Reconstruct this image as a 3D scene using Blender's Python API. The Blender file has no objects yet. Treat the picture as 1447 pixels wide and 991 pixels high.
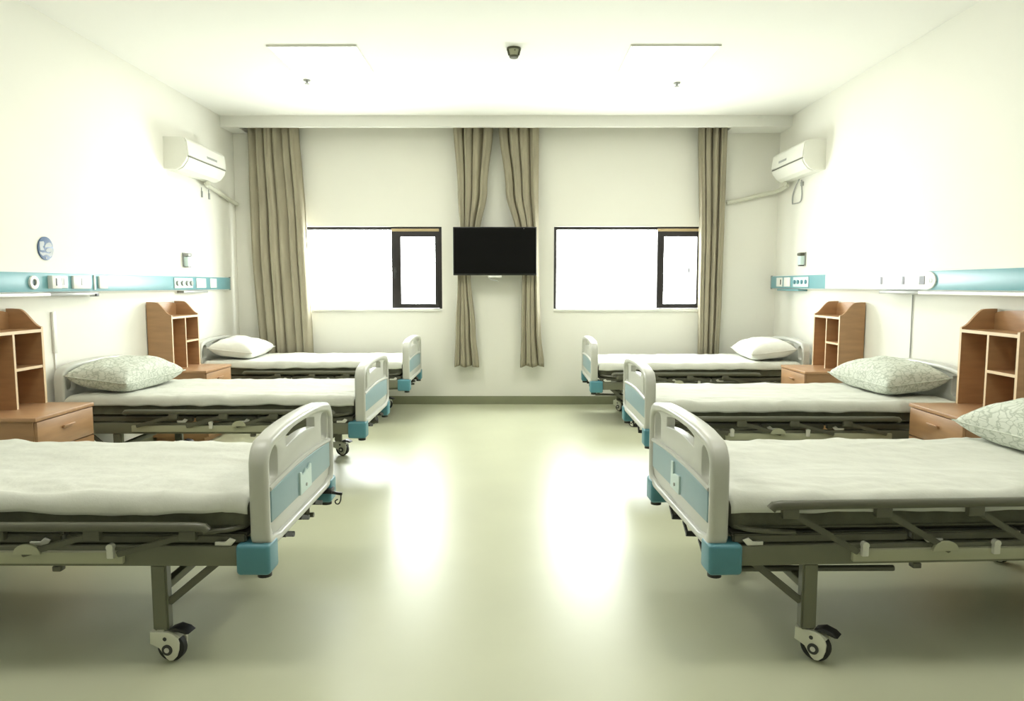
import bpy, bmesh, math, random
from mathutils import Vector, Matrix, noise

# ------------------------------------------------------------------ camera, world, exposure
scn = bpy.context.scene
C = scn.collection
PI = math.pi
cam_d = bpy.data.cameras.new('camera')
cam_d.sensor_fit = 'HORIZONTAL'; cam_d.sensor_width = 36.0; cam_d.lens = 36.0*1000/1447
cam_d.clip_start = 0.05; cam_d.clip_end = 200
cam = bpy.data.objects.new('camera', cam_d); C.objects.link(cam)
cam.location = (0, 0, 1.3)
cam.rotation_euler = (PI/2 - math.atan(0.092), 0, math.atan(0.0025))
scn.camera = cam

WORLD_STRENGTH = 14.0
PANEL_STRENGTH = 9.0
w = bpy.data.worlds.new('overcast_sky'); scn.world = w; w.use_nodes = True
bg = w.node_tree.nodes['Background']
bg.inputs['Color'].default_value = (1.0, 0.995, 0.985, 1); bg.inputs['Strength'].default_value = WORLD_STRENGTH

vs = scn.view_settings
scn.display_settings.display_device = 'sRGB'
vs.view_transform = 'Standard'; vs.look = 'None'; vs.gamma = 1.0; vs.use_curve_mapping = False
vs.exposure = 1.12

# room dimensions (metres)
XL, XR, YB, YF, ZC = -2.99, 2.83, 7.70, -3.0, 3.02
ZB = 2.91                                   # underside of the curtain bulkhead
WINS = [(-2.46, -0.777, 1.04, 1.93), (0.433, 2.06, 1.04, 1.93)]
for x0, x1, z0, z1 in WINS:                 # sampling portals for the daylight in the two window openings
    l = bpy.data.lights.new('window_portal', 'AREA'); l.shape = 'RECTANGLE'; l.size = x1-x0; l.size_y = z1-z0
    l.cycles.is_portal = True
    o = bpy.data.objects.new('window_portal', l); C.objects.link(o)
    o.location = ((x0+x1)/2, YB+0.2, (z0+z1)/2); o.rotation_euler = (-PI/2, 0, 0)

# ------------------------------------------------------------------ materials
def mat(name, col, rough=0.5, metal=0.0, spec=0.5, var=0.0, vscale=6.0, bump=0.0, bscale=40.0, stretch=None, coat=0.0):
    m = bpy.data.materials.new(name); m.use_nodes = True
    nt = m.node_tree; b = nt.nodes['Principled BSDF']
    b.inputs['Base Color'].default_value = (*col, 1); b.inputs['Roughness'].default_value = rough
    b.inputs['Metallic'].default_value = metal; b.inputs['Specular IOR Level'].default_value = spec
    if coat: b.inputs['Coat Weight'].default_value = coat; b.inputs['Coat Roughness'].default_value = 0.1
    if var or bump:
        tc = nt.nodes.new('ShaderNodeTexCoord'); mp = nt.nodes.new('ShaderNodeMapping')
        nt.links.new(tc.outputs['Object'], mp.inputs['Vector'])
        if stretch: mp.inputs['Scale'].default_value = stretch
    if var:
        n = nt.nodes.new('ShaderNodeTexNoise'); n.inputs['Scale'].default_value = vscale; n.inputs['Detail'].default_value = 5
        nt.links.new(mp.outputs['Vector'], n.inputs['Vector'])
        r = nt.nodes.new('ShaderNodeValToRGB')
        r.color_ramp.elements[0].position = 0.3; r.color_ramp.elements[1].position = 0.7
        r.color_ramp.elements[0].color = (*[c*(1-var) for c in col], 1)
        r.color_ramp.elements[1].color = (*[min(1, c*(1+var)) for c in col], 1)
        nt.links.new(n.outputs['Fac'], r.inputs['Fac']); nt.links.new(r.outputs['Color'], b.inputs['Base Color'])
    if bump:
        n2 = nt.nodes.new('ShaderNodeTexNoise'); n2.inputs['Scale'].default_value = bscale; n2.inputs['Detail'].default_value = 4
        nt.links.new(mp.outputs['Vector'], n2.inputs['Vector'])
        bp = nt.nodes.new('ShaderNodeBump'); bp.inputs['Strength'].default_value = bump; bp.inputs['Distance'].default_value = 0.01
        nt.links.new(n2.outputs['Fac'], bp.inputs['Height']); nt.links.new(bp.outputs['Normal'], b.inputs['Normal'])
    return m

M = {}
M['wall'] = mat('wall_paint', (0.85, 0.84, 0.765), 0.7, spec=0.2, var=0.012, vscale=1.5, bump=0.03, bscale=120)
M['ceil'] = mat('ceiling_paint', (0.885, 0.88, 0.83), 0.8, spec=0.2, var=0.01, vscale=1.2)
M['floor'] = mat('floor_vinyl', (0.545, 0.56, 0.40), 0.33, spec=0.5, var=0.03, vscale=2.0, bump=0.015, bscale=6)
M['skirt'] = mat('skirting_vinyl', (0.24, 0.25, 0.155), 0.4, var=0.05)
M['frame_dark'] = mat('window_aluminium', (0.022, 0.018, 0.018), 0.4, var=0.1)
M['frame_tan'] = mat('window_head_strip', (0.55, 0.42, 0.24), 0.5, var=0.08)
M['sill'] = mat('sill_white', (0.8, 0.8, 0.74), 0.4, var=0.02)
M['curtain'] = mat('curtain_cloth', (0.38, 0.345, 0.255), 0.85, spec=0.15, var=0.10, vscale=9, bump=0.15, bscale=300, stretch=(1, 1, 0.3))
M['board'] = mat('bed_board_plastic', (0.57, 0.575, 0.525), 0.35, var=0.02)
M['teal_panel'] = mat('bed_blue_panel', (0.25, 0.38, 0.42), 0.4, var=0.04)
M['teal_cap'] = mat('bumper_teal', (0.085, 0.26, 0.32), 0.4, var=0.05)
M['card'] = mat('card_plate', (0.62, 0.76, 0.74), 0.4, var=0.03)
M['bed_paint'] = mat('bed_frame_paint', (0.165, 0.168, 0.115), 0.4, var=0.04)
M['rail_pale'] = mat('rail_pale_paint', (0.44, 0.445, 0.31), 0.4, var=0.03)
M['guard'] = mat('guard_rail_paint', (0.115, 0.115, 0.082), 0.35, var=0.05)
M['deck'] = mat('bed_deck', (0.07, 0.07, 0.055), 0.6, var=0.1)
M['knob'] = mat('white_fitting', (0.72, 0.72, 0.64), 0.4, var=0.03)
M['black'] = mat('black_plastic', (0.015, 0.015, 0.014), 0.45, var=0.1)
M['rubber'] = mat('caster_rubber', (0.022, 0.022, 0.020), 0.6, var=0.1)
M['hood'] = mat('caster_hood', (0.74, 0.74, 0.62), 0.35, var=0.03)
M['hub'] = mat('caster_hub', (0.04, 0.04, 0.04), 0.3, var=0.1)
M['mattress'] = mat('mattress_cover', (0.13, 0.132, 0.095), 0.75, spec=0.2, var=0.15, vscale=18, bump=0.2, bscale=60)
M['sheet'] = mat('bed_sheet_cotton', (0.66, 0.67, 0.605), 0.85, spec=0.15, var=0.04, vscale=10, bump=0.22, bscale=30)
M['wood'] = mat('cabinet_laminate', (0.43, 0.245, 0.12), 0.38, var=0.10, vscale=5, stretch=(1, 1, 7))
M['wood_top'] = mat('cabinet_top_laminate', (0.47, 0.27, 0.14), 0.33, var=0.08, vscale=5, stretch=(1, 6, 1))
M['edge'] = mat('edge_band', (0.78, 0.60, 0.38), 0.4, var=0.04)
M['teal_rail'] = mat('service_rail_teal', (0.15, 0.36, 0.40), 0.35, var=0.03)
M['white_plastic'] = mat('white_plastic', (0.82, 0.82, 0.77), 0.35, var=0.01)
M['grey_plastic'] = mat('grey_plastic', (0.36, 0.37, 0.35), 0.4, var=0.04)
M['ac'] = mat('air_conditioner_plastic', (0.80, 0.80, 0.72), 0.35, var=0.01)
M['ac_dark'] = mat('vent_gap', (0.16, 0.16, 0.13), 0.5, var=0.05)
M['pipe'] = mat('pipe_wrap', (0.66, 0.66, 0.55), 0.6, var=0.04)
M['blue'] = mat('sign_blue', (0.055, 0.115, 0.24), 0.4, var=0.08)
M['screen'] = mat('television_screen', (0.004, 0.004, 0.004), 0.25, spec=0.15)
M['tvframe'] = mat('television_bezel', (0.010, 0.010, 0.010), 0.4, var=0.1)
M['detector'] = mat('detector_dark', (0.10, 0.10, 0.065), 0.5, var=0.1)

def emit_mat(name, col, s):
    m = bpy.data.materials.new(name); m.use_nodes = True
    b = m.node_tree.nodes['Principled BSDF']
    b.inputs['Base Color'].default_value = (*col, 1)
    b.inputs['Emission Color'].default_value = (*col, 1); b.inputs['Emission Strength'].default_value = s
    return m
M['panel_light'] = emit_mat('light_diffuser', (1.0, 0.985, 0.90), PANEL_STRENGTH)

def glass_mat():
    m = bpy.data.materials.new('window_glass'); m.use_nodes = True
    nt = m.node_tree; nt.nodes.clear()
    out = nt.nodes.new('ShaderNodeOutputMaterial'); mix = nt.nodes.new('ShaderNodeMixShader')
    t = nt.nodes.new('ShaderNodeBsdfTransparent'); g = nt.nodes.new('ShaderNodeBsdfGlossy')
    t.inputs['Color'].default_value = (0.95, 0.98, 0.97, 1); g.inputs['Roughness'].default_value = 0.02
    mix.inputs['Fac'].default_value = 0.06
    nt.links.new(t.outputs[0], mix.inputs[1]); nt.links.new(g.outputs[0], mix.inputs[2]); nt.links.new(mix.outputs[0], out.inputs[0])
    return m
M['glass'] = glass_mat()

def pillow_mat():
    m = mat('pillowcase_print', (0.74, 0.77, 0.69), 0.85, spec=0.15, bump=0.3, bscale=30)
    nt = m.node_tree; b = nt.nodes['Principled BSDF']
    tc = nt.nodes.new('ShaderNodeTexCoord')
    v = nt.nodes.new('ShaderNodeTexVoronoi'); v.feature = 'DISTANCE_TO_EDGE'; v.inputs['Scale'].default_value = 24
    n = nt.nodes.new('ShaderNodeTexNoise'); n.inputs['Scale'].default_value = 6
    ad = nt.nodes.new('ShaderNodeVectorMath'); ad.operation = 'MULTIPLY_ADD'; ad.inputs[1].default_value = (.10, .10, .10)
    nt.links.new(n.outputs['Color'], ad.inputs[0]); nt.links.new(tc.outputs['Object'], ad.inputs[2])
    nt.links.new(ad.outputs[0], v.inputs['Vector'])
    r = nt.nodes.new('ShaderNodeValToRGB')
    r.color_ramp.elements[0].position = 0.02; r.color_ramp.elements[0].color = (0.46, 0.50, 0.42, 1)
    r.color_ramp.elements[1].position = 0.11; r.color_ramp.elements[1].color = (0.68, 0.71, 0.63, 1)
    nt.links.new(v.outputs['Distance'], r.inputs['Fac']); nt.links.new(r.outputs['Color'], b.inputs['Base Color'])
    return m
M['pillow_print'] = pillow_mat()
M['sign_mark'] = mat('sign_pale_mark', (0.42, 0.45, 0.46), 0.5, var=0.03)
M['teal_dark'] = mat('socket_core_teal', (0.012, 0.05, 0.055), 0.4, var=0.1)
M['pillow_white'] = mat('pillowcase_white', (0.80, 0.81, 0.755), 0.85, spec=0.15, var=0.03, vscale=12, bump=0.3, bscale=26)

# ------------------------------------------------------------------ mesh helpers
def finish(name, bm, m, parent=None, smooth=35):
    me = bpy.data.meshes.new(name)
    bm.normal_update(); bm.to_mesh(me); bm.free()
    for k in (m if isinstance(m, (list, tuple)) else [m]): me.materials.append(M[k])
    if smooth:
        me.polygons.foreach_set('use_smooth', [True]*len(me.polygons)); me.set_sharp_from_angle(angle=math.radians(smooth))
    o = bpy.data.objects.new(name, me); C.objects.link(o)
    if parent is not None: o.parent = parent
    return o

def box(bm, x0, x1, y0, y1, z0, z1, bev=0.0, seg=2, mi=0):
    x0, x1 = min(x0, x1), max(x0, x1); y0, y1 = min(y0, y1), max(y0, y1); z0, z1 = min(z0, z1), max(z0, z1)
    t = bmesh.new()
    bmesh.ops.create_cube(t, size=1.0)
    for v in t.verts:
        v.co = Vector((x0 + (v.co.x+.5)*(x1-x0), y0 + (v.co.y+.5)*(y1-y0), z0 + (v.co.z+.5)*(z1-z0)))
    if bev: bmesh.ops.bevel(t, geom=t.edges[:], offset=bev, segments=seg, profile=0.5, affect='EDGES', clamp_overlap=True)
    for f in t.faces: f.material_index = mi
    merge(bm, t)

def merge(bm, t, mtx=None):
    if mtx is not None: bmesh.ops.transform(t, matrix=mtx, verts=t.verts[:])
    mp = {v: bm.verts.new(v.co) for v in t.verts}
    for f in t.faces:
        try:
            g = bm.faces.new([mp[v] for v in f.verts]); g.material_index = f.material_index
        except ValueError: pass
    t.free()

def rod(bm, p0, p1, r, seg=12, r2=None, mi=0):
    p0, p1 = Vector(p0), Vector(p1); d = p1-p0
    t = bmesh.new()
    bmesh.ops.create_cone(t, cap_ends=True, segments=seg, radius1=r, radius2=r if r2 is None else r2, depth=d.length)
    for f in t.faces: f.material_index = mi
    merge(bm, t, Matrix.Translation((p0+p1)/2) @ d.to_track_quat('Z', 'Y').to_matrix().to_4x4())

def bar(bm, p0, p1, wx, wy, mi=0, bev=0.0):
    p0, p1 = Vector(p0), Vector(p1); d = p1-p0
    t = bmesh.new(); bmesh.ops.create_cube(t, size=1.0)
    for v in t.verts: v.co = Vector((v.co.x*wx, v.co.y*wy, v.co.z*d.length))
    if bev: bmesh.ops.bevel(t, geom=t.edges[:], offset=bev, segments=2, affect='EDGES', clamp_overlap=True)
    for f in t.faces: f.material_index = mi
    merge(bm, t, Matrix.Translation((p0+p1)/2) @ d.to_track_quat('Z', 'Y').to_matrix().to_4x4())

def tube(bm, pts, r, seg=8, closed=False):
    pts = [Vector(p) for p in pts]; n = len(pts); rings = []
    up = Vector((0.123, 0.457, 0.88)).normalized()
    for i, p in enumerate(pts):
        a = pts[i-1] if (i or closed) else p; b = pts[(i+1) % n] if (i < n-1 or closed) else p
        t = (b-a).normalized(); u = t.cross(up).normalized(); v = t.cross(u).normalized()
        rr = r[i] if isinstance(r, (list, tuple)) else r
        rings.append([bm.verts.new(p + u*math.cos(k*2*PI/seg)*rr + v*math.sin(k*2*PI/seg)*rr) for k in range(seg)])
    m = n if closed else n-1
    for i in range(m):
        A, B = rings[i], rings[(i+1) % n]
        for k in range(seg): bm.faces.new((A[k], B[k], B[(k+1) % seg], A[(k+1) % seg]))
    if not closed: bm.faces.new(rings[0]); bm.faces.new(rings[-1][::-1])

def smooth_path(pts, n=8):
    pts = [Vector(p) for p in pts]; out = []
    for i in range(len(pts)-1):
        p0 = pts[max(i-1, 0)]; p1 = pts[i]; p2 = pts[i+1]; p3 = pts[min(i+2, len(pts)-1)]
        for k in range(n):
            t = k/n
            out.append(0.5*((2*p1)+(p2-p0)*t+(2*p0-5*p1+4*p2-p3)*t*t+(3*p1-p0-3*p2+p3)*t**3))
    out.append(pts[-1]); return out

AX = {'x': Matrix(((0, 0, 1, 0), (1, 0, 0, 0), (0, 1, 0, 0), (0, 0, 0, 1))),     # (a,b) -> (y,z), thickness along x
      'y': Matrix(((1, 0, 0, 0), (0, 0, -1, 0), (0, 1, 0, 0), (0, 0, 0, 1))),    # (a,b) -> (x,z), thickness along y
      'z': Matrix.Identity(4)}
def plate(bm, loops, axis, pos, thick, bev=0.0, mi=0):
    """flat shape with holes: loops of (a,b), first the outline; centred at pos on the axis"""
    cu = bpy.data.curves.new('tmp', 'CURVE'); cu.dimensions = '2D'; cu.fill_mode = 'BOTH'
    cu.extrude = thick/2 - bev; cu.bevel_depth = bev; cu.bevel_resolution = 2; cu.offset = -bev
    for lp in loops:
        s = cu.splines.new('POLY'); s.points.add(len(lp)-1); s.use_cyclic_u = True
        for q, (a, b) in zip(s.points, lp): q.co = (a, b, 0, 1)
    ob = bpy.data.objects.new('tmp', cu); C.objects.link(ob)
    me = bpy.data.meshes.new_from_object(ob)
    t = bmesh.new(); t.from_mesh(me)
    bmesh.ops.remove_doubles(t, verts=t.verts[:], dist=1e-5)
    bmesh.ops.recalc_face_normals(t, faces=t.faces[:])
    off = {'x': (pos, 0, 0), 'y': (0, pos, 0), 'z': (0, 0, pos)}[axis]
    for f in t.faces: f.material_index = mi
    merge(bm, t, Matrix.Translation(off) @ AX[axis])
    bpy.data.objects.remove(ob); bpy.data.curves.remove(cu); bpy.data.meshes.remove(me)

def rrect(a0, a1, b0, b1, r, n=6):
    out = []
    for cx, cy, s in ((a1-r, b1-r, 0), (a0+r, b1-r, 1), (a0+r, b0+r, 2), (a1-r, b0+r, 3)):
        for k in range(n+1):
            an = (s + k/n)*PI/2; out.append((cx + r*math.cos(an), cy + r*math.sin(an)))
    return out

def circle(ca, cb, r, n=24, ry=None):
    return [(ca + r*math.cos(k*2*PI/n), cb + (ry or r)*math.sin(k*2*PI/n)) for k in range(n)]

def part(name, m, parent, fn, smooth=35):
    bm = bmesh.new(); fn(bm); return finish(name, bm, m, parent, smooth)

def tag(o, label=None, cat=None, group=None, kind=None):
    for k, v in (('label', label), ('category', cat), ('group', group), ('kind', kind)):
        if v: o[k] = v
    return o

def thing(name, label, cat, loc=(0, 0, 0), rz=0.0, group=None):
    o = bpy.data.objects.new(name, None); C.objects.link(o); o.empty_display_size = 0.1
    o.location = loc; o.rotation_euler = (0, 0, rz)
    return tag(o, label, cat, group)

def copy_tree(o, parent=None):
    c = o.copy(); C.objects.link(c); c.parent = parent
    for ch in list(o.children): copy_tree(ch, c)
    return c

# ------------------------------------------------------------------ the room
def struct(name, m, fn, parent=None, smooth=0):
    o = part(name, m, parent, fn, smooth)
    if parent is None: o['kind'] = 'structure'
    return o

T = 0.2
struct('floor', 'floor', lambda b: box(b, XL-T, XR+T, YF-T, YB+T, -0.1, 0))
struct('ceiling', 'ceil', lambda b: box(b, XL-T, XR+T, YF-T, YB+T, ZC, ZC+0.1))
struct('wall_left', 'wall', lambda b: box(b, XL-T, XL, YF-T, YB+T, 0, ZC))
struct('wall_right', 'wall', lambda b: box(b, XR, XR+T, YF-T, YB+T, 0, ZC))
struct('wall_front', 'wall', lambda b: box(b, XL, XR, YF-T, YF, 0, ZC))
def backwall(b):
    rect = lambda x0, x1, z0, z1: [(x0, z0), (x1, z0), (x1, z1), (x0, z1)]
    plate(b, [rect(XL, XR, 0, ZC)] + [rect(*wn) for wn in WINS], 'y', YB + T/2, T)
struct('wall_back', 'wall', backwall)
# bulkhead hiding the curtain track, closed beside the corner with the service wall
def bulk(b):
    box(b, XL, XR, 7.38, 7.43, ZB, ZC)
    box(b, 2.235, XR, 7.43, YB, ZB, ZC)
    box(b, XL, -2.83, 7.43, YB, ZB, ZC)
struct('trim_1', 'ceil', bulk)
struct('baseboard_back', 'skirt', lambda b: box(b, XL, XR, YB-0.014, YB, 0, 0.09, 0.004))
struct('baseboard_left', 'skirt', lambda b: box(b, XL, XL+0.014, YF, YB-0.015, 0, 0.09, 0.004))
struct('baseboard_right', 'skirt', lambda b: box(b, XR-0.014, XR, YF, YB-0.015, 0, 0.09, 0.004))

for i, (x0, x1, z0, z1) in enumerate(WINS):
    ya, yb = YB+0.035, YB+0.095
    jx = (-1.325, 1.553)[i]                                     # where the opening sash starts
    fr = 0.032
    wroot = struct('window_%d' % (i+1), 'frame_dark', lambda b: plate(b, [[(x0, z0), (x1, z0), (x1, z1), (x0, z1)],
                   [(x0+fr, z0+.012), (x1-fr, z0+.012), (x1-fr, z1-fr), (x0+fr, z1-fr)]], 'y', (ya+yb)/2, yb-ya))
    part('sash', 'frame_dark', wroot, lambda b: plate(b, [[(jx, z0+.014), (x1-fr, z0+.014), (x1-fr, z1-.05), (jx, z1-.05)],
         [(jx+(.10, .075)[i], z0+.06), (x1-fr-.045, z0+.06), (x1-fr-.045, z1-.105), (jx+(.10, .075)[i], z1-.105)]], 'y', ya+.018, .05, .004))
    part('head_strip', 'frame_tan', wroot, lambda b: box(b, jx, x1-fr, ya-.012, ya+.03, z1-.049, z1-.019, .003))
    part('pane', 'glass', wroot, lambda b: box(b, x0+fr, jx, ya+.03, ya+.036, z0+.012, z1-fr))
    part('pane', 'glass', wroot, lambda b: box(b, jx+.07, x1-fr-.04, ya+.015, ya+.021, z0+.05, z1-.1))
    part('latch', 'black', wroot, lambda b: (box(b, x1-.17, x1-.155, ya-.03, ya+.012, 1.44, 1.49, .004), box(b, x1-.17, x1-.155, ya-.035, ya-.02, 1.40, 1.46, .004)) if i else
         (box(b, jx+.03, jx+.05, ya-.03, ya-.006, 1.44, 1.49, .004), box(b, jx+.03, jx+.05, ya-.04, ya-.028, 1.38, 1.47, .004)))
    part('window_sill', 'sill', wroot, lambda b: box(b, x0-.0, x1+.0, YB-.022, ya, z0-.022, z0+.006, .005))

# ------------------------------------------------------------------ ceiling fittings
for x0, x1, yc, lab in ((-1.78, -1.13, 5.58, 'square flush ceiling light panel above the beds along the blue sign wall'),
                      (0.84, 1.49, 5.58, 'square flush ceiling light panel above the beds facing the blue sign wall'),
                      (-1.78, -1.13, 2.3, 'added square ceiling light panel, unseen, over the sign-wall bed farthest from the windows'),  # unseen pair added to light near sheets and leave under-bed floor dark
                      (0.84, 1.49, 2.3, 'added square ceiling light panel, unseen, over the bed facing the sign, farthest from the windows')):
    t = thing('ceiling_light', lab, 'light', ((x0+x1)/2, yc, ZC), 0, 'ceiling light panels')
    hw = (x1-x0)/2
    part('frame', 'white_plastic', t, lambda b: plate(b, [[(-hw, -hw), (hw, -hw), (hw, hw), (-hw, hw)],
         [(-hw+.016, -hw+.016), (hw-.016, -hw+.016), (hw-.016, hw-.016), (-hw+.016, hw-.016)]], 'z', -.006, .012))
    part('diffuser', 'panel_light', t, lambda b: box(b, -hw+.017, hw-.017, -hw+.017, hw-.017, -.008, -.003))
for x, y, lab in ((-1.74, 6.13, 'small sprinkler head behind the ceiling light nearer the blue sign wall'),
                  (1.39, 6.22, 'small sprinkler head behind the ceiling light farther from the blue sign wall')):
    t = thing('sprinkler_head', lab, 'sprinkler', (x, y, ZC), 0, 'ceiling sprinkler heads')
    part('escutcheon', 'grey_plastic', t, lambda b: rod(b, (0, 0, -.008), (0, 0, 0), .026, 20, .03))
    part('nozzle', 'grey_plastic', t, lambda b: (rod(b, (0, 0, -.028), (0, 0, -.008), .008), rod(b, (0, 0, -.032), (0, 0, -.028), .02)))
t = thing('smoke_detector', 'dark rimmed smoke detector hanging from the ceiling between the light panels', 'detector', (0.0, 5.33, ZC))
part('mounting_plate', 'detector', t, lambda b: rod(b, (0, 0, -.014), (0, 0, 0), .052, 28))
part('body', 'rail_pale', t, lambda b: rod(b, (0, 0, -.055), (0, 0, -.014), .034, 28, .046))
part('lower_ring', 'detector', t, lambda b: (rod(b, (0, 0, -.068), (0, 0, -.055), .030, 28, .036)))
for sx in (-1, 1):
    part('side_fin', 'detector', t, lambda b: bar(b, (sx*.034, -.022, -.058), (sx*.045, -.026, -.012), .008, .012))
part('indicator', 'black', t, lambda b: rod(b, (.008, -.0455, -.026), (.008, -.040, -.026), .004, 10))

# ------------------------------------------------------------------ curtains
def curtain(label, keys, pleats, y0, amp, seed, ztop=2.985, group=None):
    """keys: (z, xl, xr, amplitude factor) from top to bottom"""
    rnd = random.Random(seed); ph = [rnd.uniform(-.5, .5) for _ in range(pleats*2+3)]
    bm = bmesh.new(); NU, NV = pleats*18, 60
    zb = keys[-1][0]; rows = []
    for j in range(NV+1):
        z = ztop + (zb-ztop)*j/NV
        for (za, a0, a1, fa), (zc, b0, b1, fb) in zip(keys, keys[1:]):
            if z <= za+1e-6 and z >= zc-1e-6: break
        s = (za-z)/(za-zc) if za != zc else 0; s = max(0, min(1, s)); s = s*s*(3-2*s)
        xl, xr, f = a0+(b0-a0)*s, a1+(b1-a1)*s, fa+(fb-fa)*s
        row = []
        for i in range(NU+1):
            u = i/NU
            q = u*pleats*2; k = int(min(q, pleats*2-1e-6))
            jit = ph[k]*(1-(q-k)) + ph[k+1]*(q-k)
            an = (u*pleats + .18*jit)*2*PI + .35*noise.noise(Vector((u*3, z*1.2, seed)))
            y = y0 + amp*f*(1.15 - 2.3*abs(math.sin(an*.5))**.75 + .25*math.sin(2.3*an+seed))*(.75+.25*math.cos(u*9+seed)) + .008*noise.noise(Vector((u*4, z*2.5, seed+5)))
            x = xl + (xr-xl)*u + .010*f*math.cos(an*1.0+.5) + .012*noise.noise(Vector((u*2, z*.9, seed+9)))
            zz = z + (.012*math.sin(an*.5+seed) if j == NV else 0)
            row.append(bm.verts.new((x, min(y, 7.66), zz)))
        rows.append(row)
    for j in range(NV):
        for i in range(NU): bm.faces.new((rows[j][i], rows[j][i+1], rows[j+1][i+1], rows[j+1][i]))
    o = finish('curtain', bm, 'curtain', None, 0)
    o.data.polygons.foreach_set('use_smooth', [True]*len(o.data.polygons))
    sm = o.modifiers.new('cloth_thickness', 'SOLIDIFY'); sm.thickness = 0.003
    return tag(o, label, 'curtain', group)
CG = 'beige window curtains'
curtain('wide gathered beige curtain hanging in the corner beside the blue sign wall',
        [(2.985, -2.80, -2.27, 1), (1.9, -2.80, -2.21, .95), (0.43, -2.74, -2.17, 1.0)], 6, 7.578, .048, 3, group=CG)
curtain('beige curtain behind the television, on the side of the wider-curtained window',
        [(2.985, -.645, -.225, 1), (2.3, -.60, -.29, .9), (1.84, -.57, -.37, .8), (1.40, -.60, -.47, .7), (0.8, -.635, -.42, .9), (0.43, -.65, -.385, 1)], 4, 7.59, .044, 11, group=CG)
curtain('beige curtain behind the television with its edge showing past the screen side',
        [(2.985, -.165, .255, 1), (2.3, -.09, .25, .9), (1.84, .02, .255, .8), (1.40, .09, .262, .7), (0.8, .075, .275, .9), (0.43, .06, .31, 1)], 4, 7.59, .044, 23, group=CG)
curtain('narrow gathered beige curtain beside the window, opposite end from the blue sign wall',
        [(2.985, 1.93, 2.225, 1), (1.6, 1.955, 2.215, .95), (0.43, 1.97, 2.20, 1)], 4, 7.578, .048, 31, group=CG)
rail = part('curtain_track', 'grey_plastic', None, lambda b: box(b, -2.82, 2.22, 7.555, 7.585, 2.992, ZC, .004), 0)
tag(rail, 'long straight curtain track tucked behind the ceiling bulkhead', 'curtain track')

# ------------------------------------------------------------------ television
tv = thing('television', 'black flat television hanging between the windows in front of two curtains', 'television', (-0.198, 7.46, 1.657))
W2, H2 = .437, .251
part('casing', 'tvframe', tv, lambda b: (box(b, -W2, W2, 0, .03, -H2, H2, .005), box(b, -.28, .28, .03, .055, -.18, .12, .012)))
part('screen', 'screen', tv, lambda b: box(b, -W2+.010, W2-.010, -.002, .004, -H2+.018, H2-.010))
part('indicator_light', 'grey_plastic', tv, lambda b: box(b, .300, .306, -.004, 0, H2-.020, H2-.015))
part('wall_bracket', 'grey_plastic', tv, lambda b: (box(b, -.05, .05, .053, .232, -.04, .04), box(b, -.06, .06, .222, .239, -.2, .2)))
part('foot_plate', 'white_plastic', tv, lambda b: (box(b, -.07, .07, .0, .045, -.275, -.253, .006), box(b, -.02, .02, .01, .04, -.256, -.248)))
part('cable', 'grey_plastic', tv, lambda b: tube(b, smooth_path([(-.06, .02, -.274), (-.045, .015, -.293), (-.01, .01, -.303), (.03, .012, -.312)]), .004))

# ------------------------------------------------------------------ hospital beds
LB, HW = 2.0, .44                      # bed length, half width; local x = 0 at the foot end, head towards -x
def board_outline(inset=0.0):
    """(y, z) outline of foot and head boards: arched top with round shoulders"""
    y0, zb, zs, zt = HW-inset, .392+inset, .725, .800-inset
    pts = [(-y0+.10, zb), (y0-.10, zb), (y0-.02, zb+.015), (y0, zb+.05)]
    pts.append((y0, .66))
    n = 8
    for k in range(n+1):               # shoulder
        a = k/n*PI/2*.86; pts.append((y0-.085+.085*math.cos(a), .69+(.088-inset)*math.sin(a)))
    for k in range(1, 10):
        y = (y0-.09)*(1-2*k/10); e = .69+(.088-inset)*math.sin(PI/2*.86)
        pts.append((y, e + (zt-e)*math.sqrt(max(0, 1-(y/(y0-.09))**2))*1.0))
    for k in range(n+1):
        a = (n-k)/n*PI/2*.86; pts.append((-(y0-.085+.085*math.cos(a)), .69+(.088-inset)*math.sin(a)))
    pts += [(-y0, .66), (-y0, zb+.05), (-y0+.02, zb+.015)]
    return pts

def arch_slot():
    top = [(y, .742 + .022*(1-(y/.2)**2)) for y in [(.19-.38*k/12) for k in range(13)]]
    bot = [(y, .702 + .016*(1-(y/.2)**2)) for y in [(-.19+.38*k/12) for k in range(13)]]
    return top + bot

def make_board(name, parent, face):     # face +1: outer face towards +x (foot), -1 the head
    off = 0 if face > 0 else -LB
    def body(b):
        ring_out, ring_in = board_outline(), board_outline(.034)
        plate(b, [ring_out, ring_in], 'x', off - face*.033, .066, .014)
    def infill(b):
        slots = [rrect(-.385, -.285, .612, .738, .03), rrect(.285, .385, .612, .738, .03), arch_slot()]
        plate(b, [board_outline(.026)] + slots, 'x', off - face*.033, .036, .003)
    o = part(name, 'board', parent, body, 40)
    part('infill_panel', 'board', o, infill, 40)
    part('color_panel', 'teal_panel', o, lambda b: plate(b, [[(-.385, .482), (.385, .482), (.385, .592)] +
         [(y, .592+.016*(1-(y/.385)**2)) for y in [.385-.77*k/12 for k in range(1, 12)]] + [(-.385, .592)]], 'x', off - face*.0125, .012, .003), 40)
    part('top_lip', 'board', o, lambda b: tube(b, [(off - face*.010, y, .602+.016*(1-(y/.395)**2)) for y in [-.395+.79*k/14 for k in range(15)]], .009))
    return o

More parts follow.
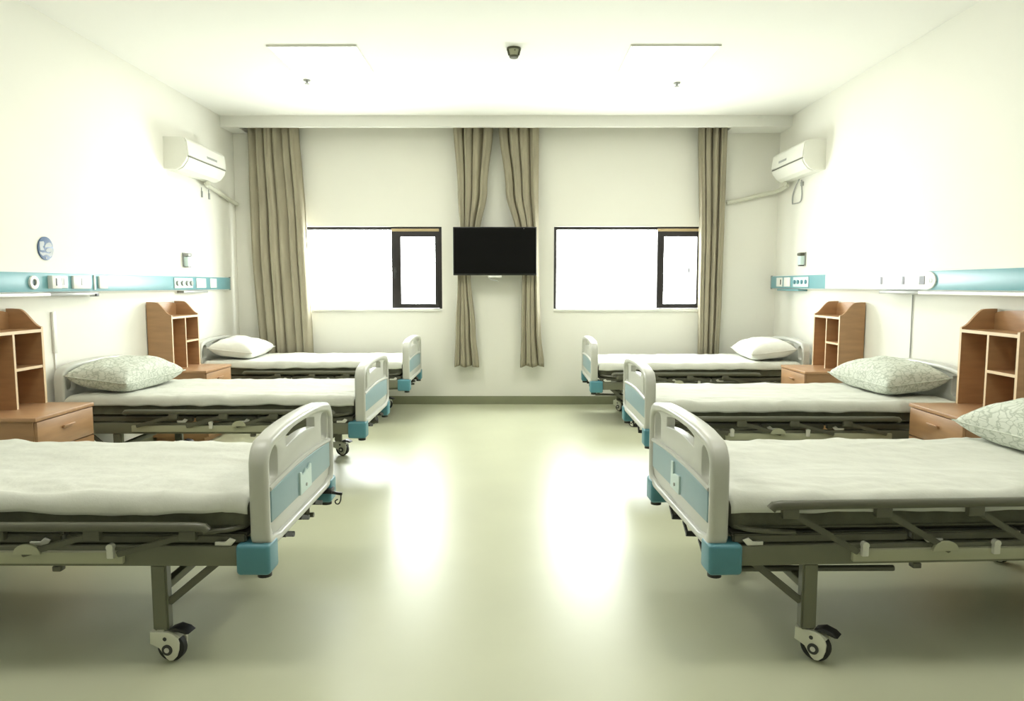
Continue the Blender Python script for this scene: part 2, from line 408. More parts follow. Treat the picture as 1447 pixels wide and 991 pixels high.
def caster_meshes():
    def teardrop():
        return [(-.042, .110), (.022, .1105), (.044, .105), (.058, .092), (.064, .074), (.062, .050), (.054, .026), (.040, .012), (.028, .010), (.016, .018), (.004, .034),
                (-.008, .052), (-.026, .060), (-.043, .066)]
    def hood(b):
        for s in (-1, 1): plate(b, [teardrop()], 'y', s*.0245, .010, .003)
        arc = lambda r, a: (.022+r*math.cos(math.radians(a)), .0505+r*math.sin(math.radians(a)))
        plate(b, [[arc(.060, a) for a in range(45, 151, 7)] + [arc(.053, a) for a in range(150, 44, -7)]], 'y', 0, .042)
        box(b, -.042, .004, -.021, .021, .100, .111)
        rod(b, (-.012, 0, .105), (-.012, 0, .122), .02, 16)
    def tyre(b): 
        t = bmesh.new(); n = 28; prof = [(.034, -.017), (.044, -.017), (.05, -.010), (.05, .010), (.044, .017), (.034, .017)]
        rg = [[t.verts.new((.022+r*math.cos(k*2*PI/n), y, .0505+r*math.sin(k*2*PI/n))) for r, y in prof] for k in range(n)]
        for k in range(n):
            for j in range(len(prof)):
                a, c = rg[k], rg[(k+1) % n]; j2 = (j+1) % len(prof)
                t.faces.new((a[j], a[j2], c[j2], c[j]))
        bmesh.ops.recalc_face_normals(t, faces=t.faces[:]); merge(b, t)
    def hub(b):
        rod(b, (.022, -.033, .05), (.022, .033, .05), .019, 20, mi=0)
        rod(b, (.022, -.035, .05), (.022, .035, .05), .009, 16, mi=1)
        rod(b, (.014, -.031, .088), (.014, .031, .088), .007, 12, mi=0)
    def pedal(b):
        plate(b, [[(.020, .116), (.05, .128), (.082, .120), (.098, .108), (.088, .106), (.060, .112), (.04, .113)]], 'y', 0, .05, .004)
    return hood, tyre, hub, pedal

def guard(bed, side, zb, pale_first=True):
    s = side; y = s*(HW+.030)
    tb = part('guard_rail', 'guard', bed, lambda b: (tube(b, [(-.195, y, zb-.012), (-.205, y, zb), (-.23, y, zb+.003)] + [(-.23-1.27*k/6, y, zb+.003) for k in range(1, 7)] + [(-1.525, y, zb), (-1.535, y, zb-.012)], .0165, 12),
              [box(b, x-.028, x+.028, y-.012, y+.012, zb-.042, zb-.008, .004) for x in (-.26, -.58, -.90, -1.22)]))
    for x in (-.50, -.82, -1.14, -1.46):
        part('link', 'guard', tb, lambda b: bar(b, (x+.235, y+s*.004, zb-.025), (x, y+s*.004, .402), .010, .022, bev=.003))
    part('mounting_rail', 'rail_pale', tb, lambda b: box(b, -.49, -1.50, s*(HW+.001), s*(HW+.020), .362, .404, .004))
    half = [(-.80+.046*math.cos(k*PI/10), .403+.036*math.sin(k*PI/10)) for k in range(11)]
    part('pivot_bracket', 'rail_pale', tb, lambda b: plate(b, [half], 'y', s*(HW+.036), .012, .002))
    for x in (-.525, -.985):
        part('pivot_post', 'knob', tb, lambda b: (box(b, x-.012, x+.012, s*(HW+.018), s*(HW+.034), .385, .424, .004), rod(b, (x, s*(HW+.016), .424), (x, s*(HW+.035), .424), .012, 14)))
    part('release_knob', 'guard', tb, lambda b: box(b, -.715, -.745, s*(HW-.03), s*(HW+.0), .326, .346, .004))
    return tb

def make_bed(guard_z, leg_x, cast_dx):
    bed = thing('hospital_bed', 'x', 'bed')
    for s in (-1, 1):
        part('side_rail', 'bed_paint', bed, lambda b: box(b, -.07, -LB+.07, s*(HW-.045), s*HW, .346, .418, .006))
        for xa, xb in ((.004, -.112), (-LB-.004, -LB+.112)):
            part('corner_bumper', 'teal_cap', bed, lambda b: (box(b, xa, xb, s*(HW-.085), s*(HW+.014), .318, .426, .014, 4)))
            part('bumper_wheel', 'black', bed, lambda b: rod(b, ((xa*.7+xb*.3), s*(HW-.035), .300), ((xa*.7+xb*.3), s*(HW-.035), .322), .024, 16))
    for x in (-.09, -.37, -1.0, -1.63, -LB+.09):
        part('cross_bar', 'bed_paint', bed, lambda b: box(b, x-.02, x+.02, -HW+.046, HW-.046, .352, .392, .004))
    fb = make_board('footboard', bed, 1); make_board('headboard', bed, -1)
    # sprung deck in three sections with a tubular edge
    for xa, xb in ((-.085, -.70), (-.715, -1.10), (-1.115, -1.92)):
        d = part('deck_section', 'deck', bed, lambda b: (box(b, xa, xb, -.41, .41, .440, .456, .004), [box(b, xa+(xb-xa)*k, xa+(xb-xa)*k+.03, -.40, .40, .424, .441) for k in (.1, .5, .85)]))
        for s in (-1, 1):
            part('deck_edge', 'guard', d, lambda b: bar(b, (xa, s*.415, .438), (xb, s*.415, .438), .024, .030, bev=.005))
            part('deck_hook', 'knob', d, lambda b: plate(b, [[(xa-.10, .420), (xa-.045, .419), (xa-.03, .437), (xa-.05, .445), (xa-.065, .432), (xa-.10, .432)]], 'y', s*.436, .01, .002))
    for s in (-1, 1):
        part('lift_arm', 'guard', bed, lambda b: (bar(b, (-.62, s*.33, .375), (-.92, s*.33, .432), .012, .03), bar(b, (-1.25, s*.33, .375), (-1.6, s*.33, .432), .012, .03)))
        part('foot_retainer', 'guard', bed, lambda b: tube(b, smooth_path([(-.30, s*.427, .458), (-.16, s*.432, .470), (-.105, s*.41, .476), (-.095, s*.36, .476)]), .009))
    part('crank_rod', 'guard', bed, lambda b: (rod(b, (-.06, -.24, .315), (-.72, -.24, .300), .011), rod(b, (-.09, -.24, .31), (-.09, -.24, .36), .012)))
    part('crank_rod', 'guard', bed, lambda b: (rod(b, (-.06, .30, .282), (-.73, .30, .272), .011), rod(b, (-.09, .30, .28), (-.09, .30, .36), .012)))
    for s, gz in ((-1, guard_z[0]), (1, guard_z[1])): guard(bed, s, gz)
    hood, tyre, hub, pedal = caster_meshes(); first = None
    for x, dirx in ((-leg_x, 1), (-LB+leg_x, -1)):
        for s in (-1, 1):
            lg = part('leg', 'bed_paint', bed, lambda b: bar(b, (x, s*(HW-.03), .110), (x, s*(HW-.03), .348), .054, .040, bev=.006))
            part('brace', 'guard', lg, lambda b: bar(b, (x+dirx*.022, s*(HW-.03), .205), (x+dirx*.20, s*(HW-.03), .352), .014, .026, bev=.004))
            if first is None:
                cs = part('caster', 'hood', bed, hood)
                part('tyre', 'rubber', cs, tyre); part('hub', ['hub', 'knob'], cs, hub); part('brake_pedal', 'black', cs, pedal)
                first = cs
            else: cs = copy_tree(first, bed)
            cs.location = (x + cast_dx, s*(HW-.03), 0); cs['corner'] = '%d%d' % (dirx, s)
    for x in (-leg_x, -LB+leg_x):
        part('leg_crossbar', 'bed_paint', bed, lambda b: box(b, x-.015, x+.015, -HW+.05, HW-.05, .24, .27, .004))
    # crank handles folded below the footboard
    for y in (-.17, .03, .23):
        def crank(b):
            rod(b, (-.12, y, .362), (-.030, y, .362), .011)
            bar(b, (-.034, y-.008, .366), (-.026, y+.070, .338), .010, .018, bev=.003)
            rod(b, (-.022, y+.066, .340), (-.095, y+.072, .338), .011)
            box(b, -.13, -.07, y-.035, y+.035, .350, .385, .006)
        part('crank_handle', 'black', bed, crank)
    return bed

def card_plate(bed, flip):
    pts = [(-.075, .484), (.075, .484), (.075, .574), (.060, .580), (.040, .566), (.018, .562), (.002, .574), (-.012, .560), (-.045, .556), (-.058, .572), (-.075, .574)]
    if flip: pts = [(-.06, .484), (.06, .484), (.06, .556), (.0, .552), (-.025, .545), (-.030, .592), (-.055, .592)]
    c = part('card_holder', 'card', bed, lambda b: plate(b, [pts], 'x', -.0035, .008, .001), 30)
    c['label'] = 'pale plastic card holder plate'
    part('screw', 'grey_plastic', c, lambda b: rod(b, (-.002, .0, .508), (.0035, .0, .508), .007, 12))

def bag_hook(bed, y):
    part('bag_hook', 'black', bed, lambda b: (box(b, -.05, .012, y-.03, y+.03, .368, .386, .003), bar(b, (-.03, y, .372), (.055, y-.01, .362), .008, .012),
         tube(b, smooth_path([(.05, y-.01, .362), (.048, y-.01, .335), (.040, y-.012, .318), (.028, y-.012, .318), (.024, y-.012, .33), (.036, y-.012, .338)]), .003, 6)))

BEDS = [  # foot x, near side y, facing, label
    (-0.83, 2.33, 1, 'hospital bed farthest from the windows, along the wall with the round blue sign'),
    (-0.955, 4.49, 1, 'middle hospital bed of three along the wall with the round blue sign'),
    (-0.972, 6.545, 1, 'hospital bed nearest the windows, along the wall with the round blue sign'),
    (0.652, 2.33, -1, 'hospital bed farthest from the windows, along the wall facing the blue sign'),
    (0.80, 4.26, -1, 'middle hospital bed of three along the wall facing the round blue sign'),
    (0.705, 6.43, -1, 'hospital bed nearest the windows, along the wall facing the round blue sign')]
WHERE = ['sign-wall bed farthest from the windows', 'middle bed on the sign wall', 'sign-wall bed nearest the windows',
         'bed facing the sign, farthest from the windows', 'middle bed facing the sign wall', 'bed facing the sign, nearest the windows']
low = make_bed((.492, .492), .388, .008); high = make_bed((.492, .565), .360, -.014)
used_low = used_high = False
beds = []
TURN = [0, 0, 0, math.radians(2.8), 0, 0]          # one bed stands slightly askew
def put(o, i, lx=0.0, ly=0.0, z=0.0):
    fx, y0, d, _ = BEDS[i]; t = TURN[i]
    px, py = fx, y0                                # near foot corner stays in place
    cx, cy = d*lx, HW + d*ly
    o.location = (px + cx*math.cos(t) - cy*math.sin(t) + (.012 if t else 0), py + cx*math.sin(t) + cy*math.cos(t), z)
    o.rotation_euler = (0, 0, (0 if d > 0 else PI) + t)
for i, (fx, y0, d, lab) in enumerate(BEDS):
    if i != 3: bd = low if not used_low else copy_tree(low); used_low = True
    else: bd = high if not used_high else copy_tree(high); used_high = True
    beds.append(bd)
for i, (fx, y0, d, lab) in enumerate(BEDS):
    bd = beds[i]
    put(bd, i)
    tag(bd, lab, 'bed', 'hospital beds in the ward')
    rnd = random.Random(40+i)
    for ch in bd.children:
        if ch.name.startswith('caster'):
            a = rnd.uniform(-.25, .25)
            a = a*.5 - .12 if d > 0 else PI - .80 + a*.4
            ch.rotation_euler = (0, 0, a)
            if 'corner' in ch: del ch['corner']
card_plate(beds[0], False); card_plate(beds[3], True)
bag_hook(beds[0], .36)

# ------------------------------------------------------------------ mattresses, sheets, pillows
def make_mattress():
    bm = bmesh.new(); box(bm, -.082, -1.925, -.415, .415, .4565, .570, .030, 4)
    bmesh.ops.subdivide_edges(bm, edges=[e for e in bm.edges if e.calc_length() > .3], cuts=24, use_grid_fill=True)
    for v in bm.verts:
        n = noise.noise(v.co*3.1)*.006
        if .47 < v.co.z < .56: v.co.y += n*math.copysign(1, v.co.y)*.6
    o = finish('mattress', bm, 'mattress', None, 50)
    for s in (-1, 1):
        part('piping', 'mattress', o, lambda b: tube(b, [(-.11, s*.414, .556)]+[(-.11-1.78*k/20, s*(.416+.002*math.sin(k)), .556+.0015*math.sin(k*1.7)) for k in range(1, 21)], .005, 6))
        part('piping', 'mattress', o, lambda b: tube(b, [(-.11-1.78*k/20, s*(.416+.002*math.sin(k*1.3)), .474) for k in range(21)], .004, 6))
    return o
mt0 = make_mattress()
for i, (fx, y0, d, lab) in enumerate(BEDS):
    o = mt0 if i == 0 else copy_tree(mt0)
    put(o, i)
    tag(o, 'dark grey mattress on the ' + WHERE[i], 'mattress', 'mattresses on the hospital beds')

def make_sheet(seed):
    bm = bmesh.new(); NX, NS = 150, 80
    hw, zt, R = .428, .578, .030
    flat = 2*(hw-R); arc = R*PI/2
    sv = Vector((seed*3.7, seed*1.3, 0)); rows = []
    for i in range(NX+1):
        x = -.072 - 1.862*i/NX; row = []
        for j in range(NS+1):
            c = j/NS*2-1                           # -1..1 across the sheet
            u = abs(c); sg = math.copysign(1, c)
            hem = .018 + .014*noise.noise(Vector((x*2.6, sg*4, seed))) + .007*noise.noise(Vector((x*9, sg*4, seed+7)))
            total = flat/2 + arc + hem; L = u*total
            if L <= flat/2: y, z, ny, nz = L, zt, 0, 1
            elif L <= flat/2+arc:
                a = (L-flat/2)/R; y, z, ny, nz = hw-R+R*math.sin(a), zt-R+R*math.cos(a), math.sin(a), math.cos(a)
            else: y, z, ny, nz = hw, zt-R-(L-flat/2-arc), 1, 0
            p = Vector((x, y*sg, z))
            q = Vector((x, y*sg, 0)) + sv
            edge = .35 + .65*u**2
            wr = .5*noise.noise(Vector((q.x*5, q.y*9, seed))) + .35*noise.noise(Vector((q.x*11+2, q.y*17, seed))) + .6*abs(noise.noise(Vector((q.x*2.2+q.y*3, q.y*6-q.x, seed+3))))
            lump = max(0, noise.noise(Vector((q.x*7+5, q.y*5, seed+11))))*max(0, u-.72)*3.2
            cr = max(0, 1-abs(noise.noise(Vector((q.x*2.4+q.y*1.5, q.y*7-q.x*1.2, seed+21))))*5)*.5 + max(0, 1-abs(noise.noise(Vector((q.x*4.1-q.y*2, q.y*5, seed+31))))*7)*.5
            h = .014*edge*(wr+.25) + .020*lump + .008*cr*(.25+u*u)
            puff = .010*math.exp(-((u-.55)/.4)**2)
            e = min(1, min(i, NX-i)/3); dz = -.022*(1-e)**2
            p.y += sg*ny*max(0, h); p.z += nz*max(0, h)+nz*puff+dz*nz
            row.append(bm.verts.new(p))
        rows.append(row)
    for i in range(NX):
        for j in range(NS): bm.faces.new((rows[i][j], rows[i][j+1], rows[i+1][j+1], rows[i+1][j]))
    o = finish('bed_sheet', bm, 'sheet', None, 0)
    o.data.polygons.foreach_set('use_smooth', [True]*len(o.data.polygons))
    sm = o.modifiers.new('cloth_thickness', 'SOLIDIFY'); sm.thickness = 0.002; sm.offset = 1
    return o
for i, (fx, y0, d, lab) in enumerate(BEDS):
    o = make_sheet(i+1); put(o, i)
    tag(o, 'rumpled white sheet spread over the ' + WHERE[i], 'bed sheet', 'sheets on the hospital beds')

def make_pillow(seed, a=.20, b=.36, h=.175, m='pillow_print'):
    bm = bmesh.new(); N = 36; grid = {}
    for s in (1, -1):
        for i in range(N+1):
            for j in range(N+1):
                u, v = i/N*2-1, j/N*2-1
                if s < 0 and (i in (0, N) or j in (0, N)): grid[s, i, j] = grid[1, i, j]; continue
                k = ((1-abs(u)**3.2)*(1-abs(v)**3.2))**.45
                x = a*u*(1-.10*(1-v*v)*abs(u)**3 + .05*abs(u*v)**3); y = b*v*(1-.07*(1-u*u)*abs(v)**3 + .05*abs(u*v)**3)
                n = noise.noise(Vector((x*7, y*7, seed)))*.5 + noise.noise(Vector((x*17, y*15, seed+4)))*.22
                top = h*.64*k*(1+.30*n); bot = -h*.36*min(1, k*1.5)*(1+.0*n)
                grid[s, i, j] = bm.verts.new((x, y, h*.36 + (top if s > 0 else bot) + .012*abs(u*v)**4))
    for s in (1, -1):
        for i in range(N):
            for j in range(N):
                f = [grid[s, i, j], grid[s, i+1, j], grid[s, i+1, j+1], grid[s, i, j+1]]
                bm.faces.new(f if s > 0 else f[::-1])
    o = finish('pillow', bm, m, None, 0)
    o.data.polygons.foreach_set('use_smooth', [True]*len(o.data.polygons))
    def seam(bq):
        pts = [grid_co for grid_co in rim]; tube(bq, pts, .004, 6, closed=True)
    me = o.data
    rim = []
    idx = lambda i, j: None
    for i, j in [(i, 0) for i in range(N)] + [(N, j) for j in range(N)] + [(i, N) for i in range(N, 0, -1)] + [(0, j) for j in range(N, 0, -1)]:
        u, v = i/N*2-1, j/N*2-1
        x = a*u*(1-.10*(1-v*v)*abs(u)**3 + .05*abs(u*v)**3); y = b*v*(1-.07*(1-u*u)*abs(v)**3 + .05*abs(u*v)**3)
        rim.append((x, y, h*.36+.012*abs(u*v)**4))
    part('seam_piping', m, o, seam)
    return o
PILL = [(0, -1.725, -.10, .0, 'pillow_print', 'patterned pillow'), (1, -1.728, -.06, -.04, 'pillow_print', 'plump pale green patterned pillow'), (2, -1.725, .0, .05, 'pillow_white', 'plain white pillow'),
        (3, -1.68, -.08, .06, 'pillow_print', 'patterned pillow'), (4, -1.725, -.06, .05, 'pillow_print', 'plump pale patterned pillow'), (5, -1.722, .0, -.05, 'pillow_white', 'plain white pillow')]
for i, lx, ly, rz, m, lab in PILL:
    fx, y0, d, _ = BEDS[i]
    o = make_pillow(i*3+1, m=m, h=(.185 if m == 'pillow_print' else .17))
    put(o, i, lx, ly, .620); o.rotation_euler = (0, math.radians(7)*(1 if d > 0 else -1), rz+TURN[i])
    tag(o, lab + ' on the ' + WHERE[i], 'pillow', 'pillows on the hospital beds')

# ------------------------------------------------------------------ bedside cabinets with shelf hutches
CW, CD, CH = .52, .475, .605            # width, depth, height; local x = 0 at the wall, front towards +x, y centred
def make_cabinet():
    c = thing('bedside_cabinet', 'x', 'cabinet')
    hw = CW/2; th = .018
    part('carcass', 'wood', c, lambda b: (box(b, .01, CD-.02, -hw+.01, -hw+.01+th, .05, CH-.022), box(b, .01, CD-.02, hw-.01-th, hw-.01, .05, CH-.022),
         box(b, .01, .02, -hw+.03, hw-.03, .05, CH-.022), box(b, .02, CD-.022, -hw+.03, hw-.03, .05, .068), box(b, .02, CD-.03, -hw+.03, hw-.03, .40, .415), box(b, .03, CD-.05, -hw+.03, hw-.03, 0, .05)), 0)
    part('worktop', ['wood_top', 'edge'], c, lambda b: (box(b, .0, CD, -hw, hw, CH-.022, CH, .003)))
    dr = part('drawer', 'wood', c, lambda b: box(b, CD-.020, CD-.002, -hw+.013, hw-.013, .418, CH-.026, .002))
    part('pull', 'wood_top', dr, lambda b: (box(b, CD-.004, CD+.010, -.045, .045, .508, .524, .005), box(b, CD+.006, CD+.018, -.05, .05, .519, .527, .003)))
    dd = part('door', 'wood', c, lambda b: box(b, CD-.020, CD-.002, -hw+.013, hw-.013, .055, .412, .002))
    part('pull', 'edge', dd, lambda b: (rod(b, (CD-.004, -.17, .36), (CD+.012, -.17, .36), .006), rod(b, (CD+.012, -.17, .36), (CD+.022, -.17, .36), .014, 16)))
    # hutch
    hd, zt, zs = .205, 1.165, 1.045
    side = [(.004, CH), (hd, CH), (hd, zs+.012)] + [(hd - t*.13, zs+.012 + (zt-zs-.014)*(t*t*(3-2*t))) for t in [k/10 for k in range(1, 11)]] + [(.035, zt), (.004, zt)]
    h2 = hw-.012
    for s in (-1, 1):
        def sd(b):
            plate(b, [side], 'y', s*(h2-th/2), th)
            for f in b.faces:
                f.normal_update()
                if f.normal.x > .9: f.material_index = 1
        part('hutch_side', ['wood', 'edge'], c, sd, 0)
    top = [(-h2+th, CH), (h2-th, CH), (h2-th, zt-.03)] + [((h2-th)*math.cos(k*PI/16), zt-.03+.026*math.sin(k*PI/16)) for k in range(1, 16)] + [(-h2+th, zt-.03)]
    part('hutch_back', 'wood', c, lambda b: plate(b, [top], 'x', .012, .012), 0)
    def front_edge(b):
        for f in b.faces:
            f.normal_update()
            if f.normal.x > .9: f.material_index = 1
    part('hutch_top', ['wood', 'edge'], c, lambda b: (box(b, .018, hd, -h2+th, h2-th, zs-.018, zs), front_edge(b)), 0)
    part('divider', ['wood', 'edge'], c, lambda b: (box(b, .018, hd-.002, -.008, .008, CH, zs-.018), front_edge(b)), 0)
    part('shelf', ['wood', 'edge'], c, lambda b: (box(b, .018, hd-.002, .008, h2-th, .818, .834), front_edge(b)), 0)
    return c
cab0 = make_cabinet()
CABS = [(XL+.004, 3.92, 0, 'brown bedside cabinet with shelf hutch on the round blue sign wall, farther from the windows'),
        (XL+.004, 5.99, 0, 'brown bedside cabinet with shelf hutch on the round blue sign wall, nearer the windows'),
        (XR-.004, 3.91, PI, 'brown bedside cabinet with shelf hutch facing the blue sign wall, farther from the windows'),
        (XR-.004, 5.94, PI, 'brown bedside cabinet with shelf hutch facing the blue sign wall, nearer the windows')]
for i, (x, y, rz, lab) in enumerate(CABS):
    o = cab0 if i == 0 else copy_tree(cab0)
    o.location = (x, y, 0); o.rotation_euler = (0, 0, rz); tag(o, lab, 'cabinet', 'bedside cabinets')

# ------------------------------------------------------------------ wall service rails
def service_rail(side, y0, y1, z0, z1, dep, label):
    s = 1 if side == 'L' else -1; X = (XL if s > 0 else XR)
    r = thing('wall_service_rail', label, 'service rail', (X, y1, z0))
    r.location = (X, 0, 0)
    part('housing', 'white_plastic', r, lambda b: (box(b, 0, s*(dep-.012), y0, y1, z0-.004, z1+.004, .004)))
    part('front_panel', 'teal_rail', r, lambda b: box(b, s*(dep-.013), s*dep, y0, y1-.012, z0+.003, z1-.003, .003))
    part('end_cap', 'grey_plastic', r, lambda b: box(b, 0, s*(dep+.003), y1-.014, y1+.004, z0-.006, z1+.006, .004))
    return r, s, dep
def plate_mod(r, s, dep, name, m, ya, yb, za, zb, th=.008):
    return part(name, m, r, lambda b: box(b, s*(dep-.001), s*(dep+th), ya, yb, za, zb, .003))
LR0, LR1 = 1.258, 1.382
r, s, dep = service_rail('L', 0.2, 7.36, LR0, LR1, .055, 'long teal medical service rail along the wall with the round blue sign')
def slot(p, s, x, y, z, hy, hz, m='black'): part('slot', m, p, lambda b: box(b, s*(x-.002), s*(x+.002), y-hy, y+hy, z-hz, z+hz))
def round_socket(r, s, dep, y, z):
    p = part('round_socket', 'white_plastic', r, lambda b: plate(b, [circle(y, z, .042), circle(y, z, .020)], 'x', s*(dep+.006), .014, .003))
    part('socket_core', 'teal_dark', p, lambda b: rod(b, (s*(dep-.002), y, z), (s*(dep+.005), y, z), .021, 20))
round_socket(r, s, dep, 4.33, 1.318)
p = plate_mod(r, s, dep, 'socket_plate', 'white_plastic', 4.47, 4.565, 1.280, 1.362, .030); slot(p, s, dep+.030, 4.51, 1.322, .006, .024)
p = plate_mod(r, s, dep, 'socket_plate', 'white_plastic', 4.575, 4.66, 1.282, 1.362); slot(p, s, dep+.008, 4.62, 1.325, .004, .022, 'grey_plastic'); slot(p, s, dep+.008, 4.60, 1.325, .002, .022, 'grey_plastic')
p = plate_mod(r, s, dep, 'socket_plate', 'white_plastic', 4.71, 4.90, 1.278, 1.364, .016); slot(p, s, dep+.016, 4.80, 1.325, .006, .024, 'grey_plastic')
p = plate_mod(r, s, dep, 'vertical_strip', 'white_plastic', 4.955, 4.975, 1.27, 1.372)
p = plate_mod(r, s, dep, 'switch_plate', 'white_plastic', 5.01, 5.11, 1.278, 1.366, .014)
p = plate_mod(r, s, dep, 'gas_outlet_panel', 'card', 6.13, 6.48, 1.275, 1.366)
for y in (6.18, 6.27, 6.36, 6.44): part('gas_outlet', 'grey_plastic', p, lambda b: rod(b, (s*(dep+.006), y, 1.32), (s*(dep+.022), y, 1.32), .022, 16))
p = plate_mod(r, s, dep, 'socket_plate', 'white_plastic', 6.56, 6.76, 1.276, 1.366)
p = plate_mod(r, s, dep, 'switch_plate', 'white_plastic', 6.86, 7.0, 1.276, 1.366)
part('lower_tray', 'white_plastic', r, lambda b: box(b, 0, s*(dep+.022), .2, 4.46, LR0-.026, LR0-.005, .004))
part('lower_channel', 'grey_plastic', r, lambda b: box(b, 0, s*(dep+.006), 4.465, 5.0, LR0-.028, LR0-.005, .004))
part('channel_plug', 'black', r, lambda b: box(b, s*.02, s*(dep+.012), 4.96, 5.0, LR0-.034, LR0-.016, .003))
part('lower_channel', 'grey_plastic', r, lambda b: box(b, 0, s*(dep+.006), 6.30, 6.80, LR0-.026, LR0-.005, .004))

RR0, RR1 = 1.268, 1.398
r, s, dep = service_rail('R', 0.2, 7.60, RR0, RR1, .085, 'long teal and white medical service rail along the wall facing the blue sign')
cov = part('white_cover', 'white_plastic', r, lambda b: plate(b, [[(4.72, RR0+.004), (6.25, RR0+.004), (6.25, RR1-.004), (4.72, RR1-.004)] + [(4.72-.10*math.sin(k*PI/10), (RR0+RR1)/2+(RR1-RR0-.008)/2*math.cos(k*PI/10)) for k in range(1, 10)]], 'x', s*(dep+.004), .012, .002))
for y, hy in ((5.30, .014), (5.0, .014), (4.77, .030)): slot(cov, s, dep+.011, y, 1.335, hy, .028)
part('socket_mark', 'grey_plastic', cov, lambda b: plate(b, [rrect(4.655, 4.685, 1.318, 1.346, .006), rrect(4.660, 4.680, 1.323, 1.341, .004)], 'x', s*(dep+.0105), .003))
p = plate_mod(r, s, dep, 'gas_outlet_panel', 'card', 6.62, 6.98, 1.286, 1.380)
for y in (6.67, 6.76, 6.85, 6.93): part('gas_outlet', 'teal_cap', p, lambda b: rod(b, (s*(dep+.006), y, 1.333), (s*(dep+.018), y, 1.333), .020, 16))
p = plate_mod(r, s, dep, 'socket_plate', 'white_plastic', 7.06, 7.22, 1.288, 1.380); p = plate_mod(r, s, dep, 'socket_plate', 'white_plastic', 7.26, 7.42, 1.288, 1.380); slot(p, s, dep+.008, 7.30, 1.334, .010, .026)
part('lower_tray', 'white_plastic', r, lambda b: box(b, 0, s*(dep+.02), .2, 4.80, RR0-.028, RR0-.005, .004))
part('lower_channel', 'grey_plastic', r, lambda b: box(b, 0, s*(dep+.014), 4.81, 5.32, RR0-.028, RR0-.005, .004))
part('lower_channel', 'teal_rail', r, lambda b: box(b, 0, s*(dep+.006), 6.85, 7.40, RR0-.022, RR0-.005, .004))

# ------------------------------------------------------------------ small wall things
e = thing('wall_sign', 'round blue sign with white swirling shapes on the wall above the service rail', 'sign', (XL, 4.545, 1.535))
part('disc', 'blue', e, lambda b: plate(b, [circle(0, 0, .074, 40)], 'x', .004, .008, .001))
# local (a, b): a grows away from the camera (right in the photograph)
for pts in ([(-.062, .012), (-.060, .040), (-.022, .044), (-.016, .034), (-.022, .018), (-.032, .010), (-.020, -.012), (-.058, -.014)],
            [(-.012, .016), (.006, .032), (.030, .040), (.052, .034), (.062, .018), (.046, .012), (.014, .010), (-.012, .006)],
            [(-.008, -.012), (.010, .000), (.036, .004), (.062, .002), (.066, -.018), (.060, -.040), (.036, -.052), (.012, -.044), (-.004, -.040), (-.036, -.048), (-.060, -.036), (-.064, -.022),
             (-.040, -.028), (-.018, -.026), (.004, -.030), (.030, -.030), (.050, -.018), (.030, -.022), (.006, -.022)],
            [(-.012, -.056), (.004, -.054), (.000, -.068), (-.008, -.066)]):
    part('white_mark', 'sign_mark', e, lambda b: plate(b, [pts], 'x', .0088, .002))

def sanitizer(x, s, y, z, label):
    t = thing('wall_dispenser', label, 'dispenser', (x, y, z), 0, 'wall dispensers')
    part('back_plate', 'grey_plastic', t, lambda b: box(b, 0, s*.008, -.05, .05, -.065, .065, .003))
    part('body', 'card', t, lambda b: box(b, s*.008, s*.050, -.040, .040, -.058, .030, .008))
    part('cap', 'detector' if s < 0 else 'grey_plastic', t, lambda b: (box(b, s*.008, s*.056, -.042, .042, .032, .062, .010)))
    part('base', 'black' if s < 0 else 'grey_plastic', t, lambda b: box(b, s*.008, s*.046, -.03, .03, -.068, -.056, .003))
sanitizer(XL, 1, 6.47, 1.53, 'small grey wall dispenser above the service rail on the blue sign wall')
sanitizer(XR, -1, 6.96, 1.556, 'small wall dispenser above the service rail facing the blue sign wall')

tag(part('cable_trunking', 'white_plastic', None, lambda b: (box(b, XL, XL+.016, 4.56, 4.595, .86, 1.13, .005), box(b, XL, XL+.008, 4.57, 4.585, .70, .862, .002))),
    'short vertical white trunking on the wall under the blue sign', 'trunking')
tag(part('wall_cable', 'grey_plastic', None, lambda b: tube(b, [(XR-.006, 5.03, 1.235), (XR-.006, 5.03, 1.1), (XR-.006, 5.028, .9), (XR-.006, 5.03, .72)], .004, 6)),
    'thin grey cable running straight down the wall facing the blue sign', 'cable')

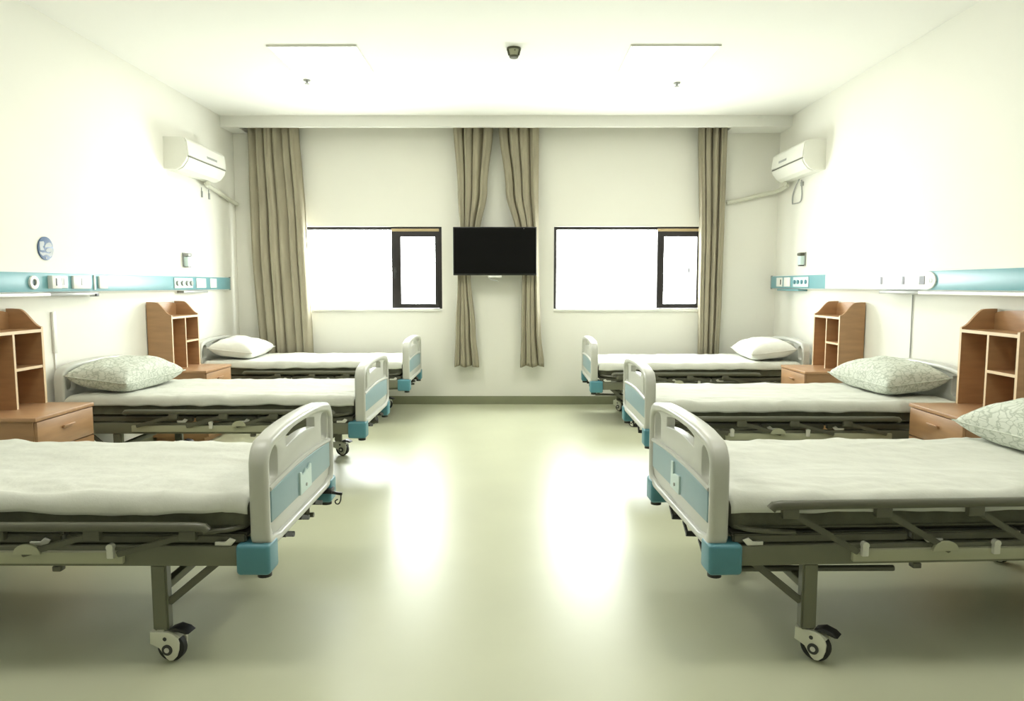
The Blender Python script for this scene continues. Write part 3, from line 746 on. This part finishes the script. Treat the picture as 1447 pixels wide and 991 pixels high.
# ------------------------------------------------------------------ air conditioners
def aircon(side, y0, y1, zb, zt, label):
    s = 1 if side == 'L' else -1; X = XL if s > 0 else XR
    t = thing('air_conditioner', label, 'air conditioner', (X, (y0+y1)/2, zb)); L = (y1-y0)/2; H = zt-zb
    prof = [(0, 0), (.10, -.004), (.150, .022), (.188, .072), (.200, .11), (.196, H*.62), (.186, H-.03), (.170, H-.008), (.14, H), (0, H)]
    def ext(b, pr, ya, yb):
        A = [b.verts.new((s*a, ya, z)) for a, z in pr]; B = [b.verts.new((s*a, yb, z)) for a, z in pr]; n = len(pr)
        for k in range(n): b.faces.new((A[k], A[(k+1) % n], B[(k+1) % n], B[k]))
        b.faces.new(A); b.faces.new(B); bmesh.ops.recalc_face_normals(b, faces=b.faces[:])
    part('casing', 'ac', t, lambda b: ext(b, prof, -L, L), 25)
    part('front_panel', 'ac', t, lambda b: ext(b, [(.199, .115), (.208, .118), (.205, H*.62), (.194, H-.028), (.176, H-.006), (.170, H-.012), (.187, H-.032), (.196, H*.62)], -L+.012, L-.012), 25)
    part('louver', 'ac', t, lambda b: ext(b, [(.106, -.008), (.152, .014), (.194, .066), (.204, .100), (.198, .104), (.186, .072), (.148, .022), (.104, .0)], -L+.03, L-.03), 25)
    part('air_gap', 'ac_dark', t, lambda b: ext(b, [(.19, .1045), (.2045, .105), (.2045, .1125), (.19, .113)], -L+.012, L-.012))
    part('display', 'grey_plastic', t, lambda b: box(b, s*.200, s*.2075, (-.02 if s > 0 else .0), (.20 if s > 0 else .20), H*.62-.016, H*.62+.006, .003))
    return t
aircon('L', 6.16, 6.98, 2.295, 2.565, 'white wall air conditioner mounted high on the blue sign wall')
aircon('R', 6.56, 7.36, 2.35, 2.62, 'white wall air conditioner mounted high on the wall facing the blue sign')
tag(part('air_conditioner_pipe', 'pipe', None, lambda b: tube(b, smooth_path([(XL+.10, 6.80, 2.262), (XL+.045, 6.90, 2.262), (XL+.035, 7.15, 2.235), (XL+.035, 7.45, 2.19), (XL+.035, 7.66, 2.165)]), .022, 10)),
    'wrapped pipe sloping from the air conditioner into the corner by the wide curtain', 'pipe')
tag(part('air_conditioner_pipe', 'pipe', None, lambda b: tube(b, smooth_path([(XR-.10, 7.26, 2.322), (XR-.05, 7.34, 2.31), (XR-.045, 7.55, 2.295), (XR-.075, 7.64, 2.285), (XR-.16, 7.662, 2.27), (2.45, 7.668, 2.215), (2.27, 7.668, 2.18)]), .022, 10)),
    'wrapped pipe running along the window wall towards the narrow curtain', 'pipe')
for y, nb in ((6.875, 'nearer the air conditioner'), (7.035, 'nearer the corner curtain')):
    tag(part('pipe_clip', 'grey_plastic', None, lambda b: (box(b, XL, XL+.012, y-.012, y+.012, 2.14, 2.20, .003), box(b, XL, XL+.006, y-.006, y+.006, 2.19, 2.235, .002))),
        'thin wall clip under the sloping pipe, ' + nb, 'clip', 'pipe wall clips')
def loops(b):
    tube(b, smooth_path([(XR-.02, 7.10, 2.34), (XR-.015, 7.20, 2.28), (XR-.012, 7.27, 2.20), (XR-.012, 7.27, 2.12)]), .006, 6)
    tube(b, smooth_path([(XR-.012, 7.06, 2.33), (XR-.012, 7.05, 2.25), (XR-.012, 7.04, 2.18), (XR-.012, 7.08, 2.12), (XR-.012, 7.27, 2.12)]), .006, 6)
    box(b, XR-.02, XR, 7.03, 7.07, 2.27, 2.31, .003)
tag(part('power_cord', 'grey_plastic', None, loops), 'looped grey cord under the air conditioner facing the blue sign wall', 'cord')
